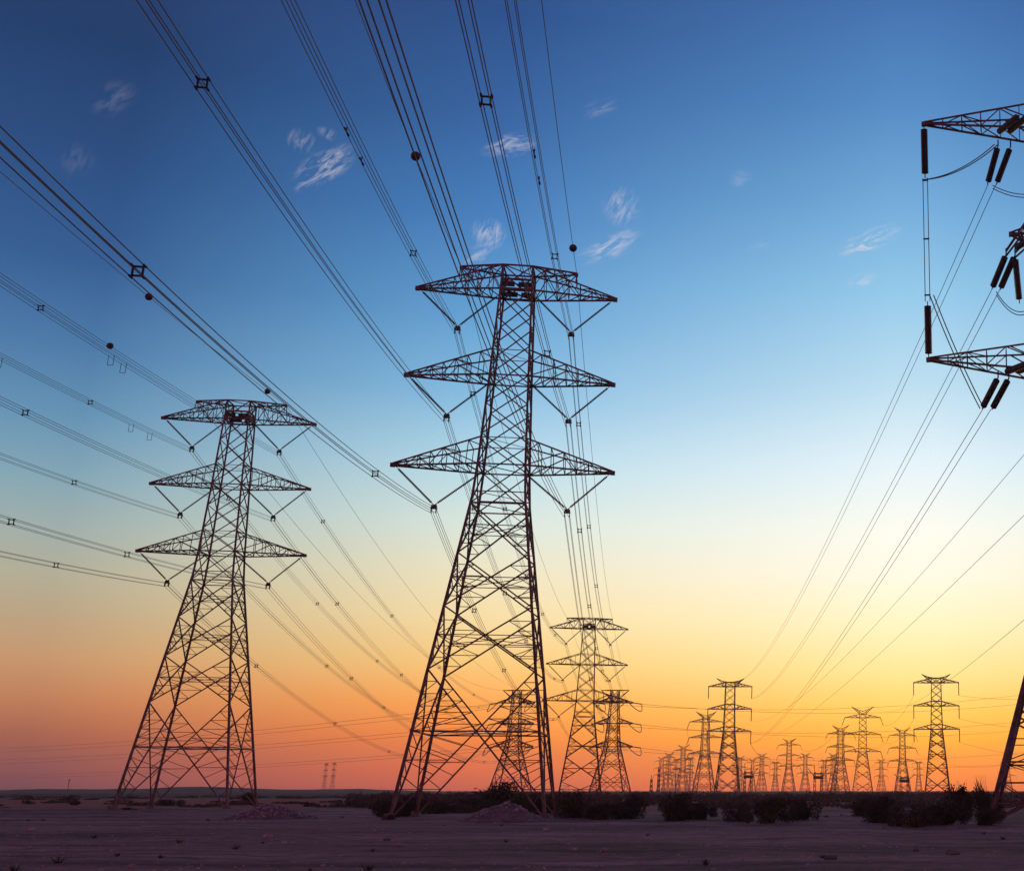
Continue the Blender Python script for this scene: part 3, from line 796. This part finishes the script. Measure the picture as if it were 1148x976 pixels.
for n in (0, 1, 2):
    simple_line('faint wire from the pylon standing apart to the right edge, ' + ('top', 'middle', 'bottom')[n] + ' arm', far_tip('1050', n, 1), at(1330, (752, 800, 842)[n], 560), 6, 0, .06, 'wires from the pylon standing apart')
    simple_line('faint wire between the pylon standing apart and the drooping-arm pylon, ' + ('top', 'middle', 'bottom')[n] + ' arm', far_tip('1050', n, -1), far_tip('967', n, 1), 5, 0, .06, 'wires from the pylon standing apart')

# ------------------------------------------------------------------ substation masts in the distance
def mast(label, u, D, h, kind):
    p = at(u, 884, D); root = thing('substation_mast', label, 'mast', (p.x, D, ground(p.x, D) - .2), 0, 'substation masts among the far pylons')
    m = MB()
    def lat(x, h_, w):
        for sx, sy in CORN: m.bar((x + sx * w, sy * w, 0), (x + sx * w * .6, sy * w * .6, h_), .3)
        n = max(3, int(h_ / 3))
        for i in range(n):
            z0, z1 = h_ * i / n, h_ * (i + 1) / n
            for s in (-1, 1): m.bar((x - s * w * .9, -w * .9, z0), (x + s * w * .9, -w * .9, z1), .22); m.bar((x - s * w * .9, w * .9, z0), (x + s * w * .9, w * .9, z1), .22)
    if kind == 'pole':
        m.bar((0, 0, 0), (0, 0, h), .32, 6); m.bar((-.9, 0, h * .9), (.9, 0, h * .9), .22)
    elif kind == 'spike':
        lat(0, h * .8, .8); m.bar((0, 0, h * .8), (0, 0, h), .35)
    else:
        lat(-2.2, h * .75, .8); lat(2.2, h * .75, .8); m.bar((-2.2, 0, h * .7), (-2.6, 0, h), .3); m.bar((2.2, 0, h * .7), (2.2, 0, h * .96), .3)
    m.build('lattice_post', STEEL, root)
    if kind == 'y':
        b = MB(); b.box((0, 0, h * .56), 6.4, 1.8, 1.9); b.box((0, 0, h * .69), 5.4, 1.4, .8); b.build('crossbeam', HARD, root)
        b = MB()
        for s in (-1, 1): b.bar((s * 2.6, 0, h * .6), (s * 6.6, 0, h * .86), .4)
        b.build('switch_arm', HARD, root)
mast('slim grey mast left of the faint far pylons', 738, 900, 21, 'spike')
mast('short thin mast, leftmost of the masts', 730, 900, 12, 'spike')
mast('mast with raised side arms between the tallest distant pylon and a tiny pale one', 838.5, 900, 20, 'y')
mast('double mast with a dark crossbeam left of the narrow pale pylon', 917, 880, 19, 'y')
mast('double mast with a dark crossbeam standing in front of the wide V horn pylon', 1014, 860, 15, 'y')
mast('lone thin pole on the left horizon', 76, 700, 8, 'pole')

# ------------------------------------------------------------------ shrubs
def shrub_parts(seed, nleaf=5200, spiky=False):
    rnd = random.Random(seed); m = MB(); lobes = []
    for i in range(9 if not spiky else 5):
        a = rnd.uniform(0, 6.28); d = rnd.uniform(0, .72) if i else 0
        lobes.append((Vector((math.cos(a) * d, math.sin(a) * d, rnd.uniform(.08, .5))), rnd.uniform(.2, .46), rnd.uniform(.16, .46)))
    for i in range(nleaf):
        c, rx, rz = rnd.choice(lobes)
        while True:
            v = Vector((rnd.uniform(-1, 1), rnd.uniform(-1, 1), rnd.uniform(-1, 1)))
            if .15 < v.length < 1: break
        k = rnd.uniform(.85, 1.1)
        p = c + Vector((v.x * rx * k, v.y * rx * k, v.z * rz * k))
        if p.z < .01: p.z = rnd.uniform(.01, .2)
        if noise.noise((p * 4.2 + Vector((seed, 0, 0)))) < -.3: continue
        s = rnd.uniform(.022, .05)
        d = Vector((rnd.gauss(0, 1), rnd.gauss(0, 1), rnd.gauss(.4, 1))).normalized()
        e = d.cross(Vector((rnd.gauss(0, 1), rnd.gauss(0, 1), rnd.gauss(0, 1)))).normalized()
        if spiky: d = (p - Vector((0, 0, .15))).normalized(); s *= 2.2; e = d.cross(Vector((rnd.gauss(0, 1), rnd.gauss(0, 1), 1))).normalized() * .3
        i0 = len(m.v); m.v += [p - d * s, p + e * s * .55, p + d * s * 1.2, p - e * s * .55]; m.f.append((i0, i0 + 1, i0 + 2, i0 + 3))
    st = MB()
    for i in range(60):
        c, rx, rz = rnd.choice(lobes); t = c + Vector((rnd.uniform(-rx, rx), rnd.uniform(-rx, rx), rz * rnd.uniform(.4, 1.3)))
        b = Vector((rnd.uniform(-.12, .12), rnd.uniform(-.12, .12), 0)); mid_ = b.lerp(t, .5) + Vector((rnd.uniform(-.08, .08), rnd.uniform(-.08, .08), .04))
        st.path([b, mid_, t], [.012, .008, .003], 4)
    return m, st
protos = []
SH = [(428, 915, 46, 27, 'leftmost shrub of the dark thicket, at the left foot of the largest pylon'), (456, 914, 44, 27, 'dark shrub around the left feet of the largest pylon'),
      (492, 911, 56, 24, 'low dark shrub under the left half of the largest pylon'), (524, 910, 46, 25, 'low dark shrub left of the gravel mound'),
      (556, 906, 54, 29, 'tall dark shrub rising behind the left shoulder of the gravel mound'), (588, 906, 56, 30, 'tall dark shrub rising directly behind the gravel mound'),
      (616, 913, 46, 30, 'dark shrub at the right feet of the largest pylon'), (646, 918, 50, 31, 'dark shrub in front of the smaller V insulator pylon\'s left leg'),
      (676, 919, 56, 37, 'broad dark shrub in front of the smaller V insulator pylon'), (708, 918, 40, 33, 'dark shrub at the right end of the thicket beside the smaller V insulator pylon'),
      (752, 920, 50, 34, 'dark shrub below the faint leftmost far pylons'), (783, 919, 44, 33, 'dark shrub just left of the sandy gap, below the tallest distant pylon'),
      (832, 921, 40, 27, 'low shrub just right of the sandy gap below the tallest distant pylon'), (864, 922, 52, 37, 'broad dark shrub below the tiny pale pylons'),
      (898, 920, 46, 36, 'dark shrub below the curled-arm far pylon'), (966, 915, 44, 27, 'low shrub below the dark drooping-arm pylon'),
      (992, 922, 54, 34, 'dark shrub below the wide V horn pylon'), (1026, 925, 58, 38, 'broadest dark shrub, left of the pylon standing apart'),
      (1058, 924, 56, 38, 'dark shrub below the pylon standing apart'), (1080, 918, 46, 38, 'tall dark shrub with a raised crown left of the right pylon\'s foot'),
      (1108, 925, 40, 32, 'dark shrub wrapped round the foot of the cut-off right pylon'), (278, 899, 24, 14, 'small dark shrub at the right feet of the left pylon'),
      (186, 892, 36, 8, 'low dark scrub between the feet of the left pylon'), (143, 908, 18, 5, 'tiny dry tuft beside the left foot of the left pylon'),
      (33, 892, 12, 5, 'tiny dark tuft near the left edge of the plain'), (87, 893, 14, 6, 'tiny dark tuft out on the left plain'), (345, 893, 16, 5, 'tiny dark tuft below the pair of slim pylons'),
      (436, 919, 13, 7, 'tiny dry bush in front of the largest pylon\'s left foot')]
def make_shrub(seed, spiky=False, dry=False):
    root = thing('shrub', 'x', 'shrub'); m, st = shrub_parts(seed, 5200 if not spiky else 900, spiky)
    m.build('foliage', LEAFD if dry else LEAF, root); st.build('stem', TWIG, root); return root
for i, (u, v, w, h, lab) in enumerate(SH):
    k = i % 5
    if i < 5:
        r_ = make_shrub(20 + i, dry=(i == 2)); protos.append(r_)
    else: r_ = copy_tree(protos[k])
    p = gpt(u, v) if v > 896 else at(u, v, 230)
    p.z = ground(p.x, p.y)
    px = math.hypot(p.y, p.x * .2) / 1490
    r_.location = p; r_.rotation_euler = (0, 0, i * 2.399)
    sw = w * px * .66; r_.scale = (sw, sw, h * px * (.95 + .22 * math.sin(i * 2.1)))
    tag(r_, lab, 'shrub', 'dark shrubs across the sand')
sp_ = make_shrub(77, True); p = gpt(1112, 925); sp_.location = (p.x, p.y + 4, ground(p.x, p.y + 4)); sp_.scale = (2.6, 2.6, 4.2)
tag(sp_, 'spiky dark shrub sticking up behind the foot of the cut-off right pylon', 'shrub', 'dark shrubs across the sand')
# a far belt of scrub that reads as one dark mass
m = MB(); rnd = random.Random(5)
for i in range(620):
    D = rnd.uniform(190, 520); u = rnd.uniform(395, 1190) if i < 560 else rnd.uniform(-20, 395)
    p = at(u, 884, D); x = p.x; z = ground(x, D)
    hh = rnd.uniform(.5, 1.9) * (1.15 if D > 300 else 1) * (.35 if u < 395 else 1); ww = rnd.uniform(1.2, 3.8)
    for j in range(120):
        a, t = rnd.uniform(0, 6.28), rnd.random(); q = Vector((x + math.cos(a) * ww * t ** .5, D + math.sin(a) * ww * t ** .5, z + hh * rnd.random() * (1.05 - .7 * t)))
        s = rnd.uniform(.14, .34); d = Vector((rnd.gauss(0, 1), rnd.gauss(0, 1), rnd.gauss(0, 1))).normalized(); e = d.orthogonal().normalized()
        i0 = len(m.v); m.v += [q - d * s, q + e * s * .7, q + d * s, q - e * s * .7]; m.f.append((i0, i0 + 1, i0 + 2, i0 + 3))
tag(m.build('far_scrub', LEAFD), 'far belt of low dark scrub below the distant pylons', 'scrub', None, 'stuff')

# ------------------------------------------------------------------ mounds, stones, pebbles
def mound(name, label, u, v, wpx, hpx, seed, nst, mat, flat=1.0):
    rnd = random.Random(seed); p = gpt(u, v); px = p.y / 1490; W = wpx * px / 2; H = hpx * px
    root = thing(name, label, 'mound', p, 0)
    m = MB(); n = 34
    def hz(x, y):
        r = math.hypot(x / W, y / (W * .8)); b = max(0, 1 - r) ** .92
        k = 1 + .25 * noise.noise((x * .45 + seed, y * .45, 0))
        return H * b * k * (1 + .12 * noise.noise((x * 1.6, y * 1.6, seed))) - .12 * max(0, r - .9) * 4
    for j in range(n + 1):
        for i in range(n + 1):
            x = (i / n * 2 - 1) * W * 1.15; y = (j / n * 2 - 1) * W * 1.0
            m.v.append((x, y, hz(x, y) + ground(p.x + x, p.y + y) - p.z - .06 + .05 * noise.noise((x * 3, y * 3, 1))))
    for j in range(n):
        for i in range(n): a = j * (n + 1) + i; m.f.append((a, a + 1, a + n + 2, a + n + 1))
    m.build('heap', mat, root, True)
    s = MB()
    for i in range(nst):
        x, y = rnd.gauss(0, W * .48), rnd.gauss(0, W * .42)
        s.blob((x, y, hz(x, y) + ground(p.x + x, p.y + y) - p.z), rnd.choice((.05, .07, .09, .13)) * rnd.uniform(.7, 1.3), 1, (1, 1, .7), .3, rnd)
    tag(s.build('loose_stones', STONE, root), None, None, None, 'stuff')
    return root
mound('gravel_mound', 'conical grey gravel mound in front of the largest pylon', 565, 921, 104, 21, 3, 420, RUBBLE)
mound('rubble_heap', 'low pale stony heap right of the left pylon', 303, 918, 112, 17, 9, 900, RUBBLE)
ROCKS = [(35, 931, .5, 'pair-sized pale rock nearest the left edge'), (99, 927, .34, 'small pale rock between the left edge and the left pylon'), (148, 971, .3, 'pale rock at the bottom edge, below the left pylon'),
         (300, 940, .5, 'largest pale rock in front of the rubble heap'), (318, 944, .3, 'small rock right beside the largest one before the rubble heap'), (434, 941, .34, 'dark rock left of a white stone on the open sand'),
         (446, 946, .36, 'white stone on the open sand, below the thicket\'s left end'), (612, 931, .4, 'pale rock in front of the gravel mound\'s right side'), (643, 951, .28, 'small pale stone alone below the shrubs right of the mound'),
         (678, 951, .3, 'pale stone alone, lower right of the gravel mound'), (681, 924, .26, 'small stone just before the broad shrub beside the smaller pylon'), (1067, 958, .45, 'dark rock on the sand nearest the right corner'),
         (1027, 951, .3, 'small dark rock left of the one nearest the right corner'), (932, 963, .4, 'reddish rock low in the sand, centre right')]
for i, (u, v, r, lab) in enumerate(ROCKS):
    rnd = random.Random(100 + i); p = gpt(u, v); m = MB(); r *= .62
    m.blob((0, 0, r * .25), r, 2, (1.15, .9, .6), .12, rnd); m.blob((r * .9, .1, r * .1), r * .45, 1, (1, 1, .7), .2, rnd)
    o = m.build('rock', STONE if i not in (5, 11, 12, 13) else RUBBLE); o.location = p; o.rotation_euler = (0, 0, i * 1.7)
    tag(o, lab, 'rock', 'rocks lying on the sand')
m = MB(); rnd = random.Random(11)
for i in range(2600):
    Y = 46 + 120 * rnd.random() ** 1.3; u = rnd.uniform(-30, 1180); p = at(u, 930, Y); x = p.x + rnd.uniform(-1, 1)
    if noise.noise((x * .12, Y * .07, 3)) < -.05 and rnd.random() < .8: continue
    m.blob((x, Y, ground(x, Y) + .01), rnd.choice((.03, .04, .05, .08)) * rnd.uniform(.7, 1.4), 1, (1.2, 1, .65), .25, rnd)
tag(m.build('pebbles', STONE), 'pale pebbles scattered over the foreground sand', 'pebbles', None, 'stuff')

m = MB(); rnd = random.Random(21)
for i in range(75):
    Y = 50 + 190 * rnd.random() ** 1.2; u = rnd.uniform(-30, 1180); p = at(u, 930, Y); x = p.x
    if noise.noise((x * .05, Y * .03, 9)) < .02 and rnd.random() < .75: continue
    g = ground(x, Y); r_ = rnd.uniform(.08, .24)
    for j in range(26):
        a = rnd.uniform(0, 6.28); d = rnd.random() * r_; b = Vector((x + math.cos(a) * d * .5, Y + math.sin(a) * d * .5, g))
        m.bar(b, b + Vector((math.cos(a) * d, math.sin(a) * d, rnd.uniform(.5, 1.2) * r_)), .03, 3, .01)
tag(m.build('dry_tufts', TWIG), 'sparse dry tufts dotted over the foreground sand', 'dry grass', None, 'stuff')

# more fine conductors between the far pylons
for a_, n0_, s0_, b_, n1_, s1_, lab in (('815', 1, -1, '787', 0, 1, 'upper faint wire linking the two overlapping dark far pylons'), ('815', 2, -1, '787', 1, 1, 'lower faint wire linking the two overlapping dark far pylons'),
        ('787', 0, -1, '764', 0, 1, 'faint wire from the dark far pylon to the small faint one left of it'), ('967', 0, -1, '882', 0, 1, 'upper faint wire between the drooping-arm pylon and the curled-arm one'),
        ('967', 2, -1, '882', 2, 1, 'lower faint wire between the drooping-arm pylon and the curled-arm one'), ('1010', 0, -1, '940', 0, 1, 'faint wire between the wide V horn pylon and the narrow reddish one'),
        ('882', 1, -1, '815', 2, 1, 'faint wire from the curled-arm pylon to the tallest distant one'), ('1010', 1, 1, '1133', 0, -1, 'faint wire from the wide V horn pylon to the tiny one at the right')):
    simple_line(lab, far_tip(a_, n0_, s0_), far_tip(b_, n1_, s1_), 7, 0, .09, 'fine wires between the far pylons')

# ------------------------------------------------------------------ dusty evening air
hz = MB(); hz.box((-400, 1200, 25), 7600, 5400, 140)
hm = bpy.data.materials.new('evening_air'); hm.use_nodes = True; t = hm.node_tree; t.nodes.clear()
v = t.nodes.new('ShaderNodeVolumePrincipled'); v.inputs['Color'].default_value = (.97, .84, .86, 1); v.inputs['Density'].default_value = .0001; v.inputs['Anisotropy'].default_value = .7
o_ = t.nodes.new('ShaderNodeOutputMaterial'); t.links.new(v.outputs[0], o_.inputs['Volume'])
tag(hz.build('haze', hm), 'thin dusty evening air', None, None, 'stuff')
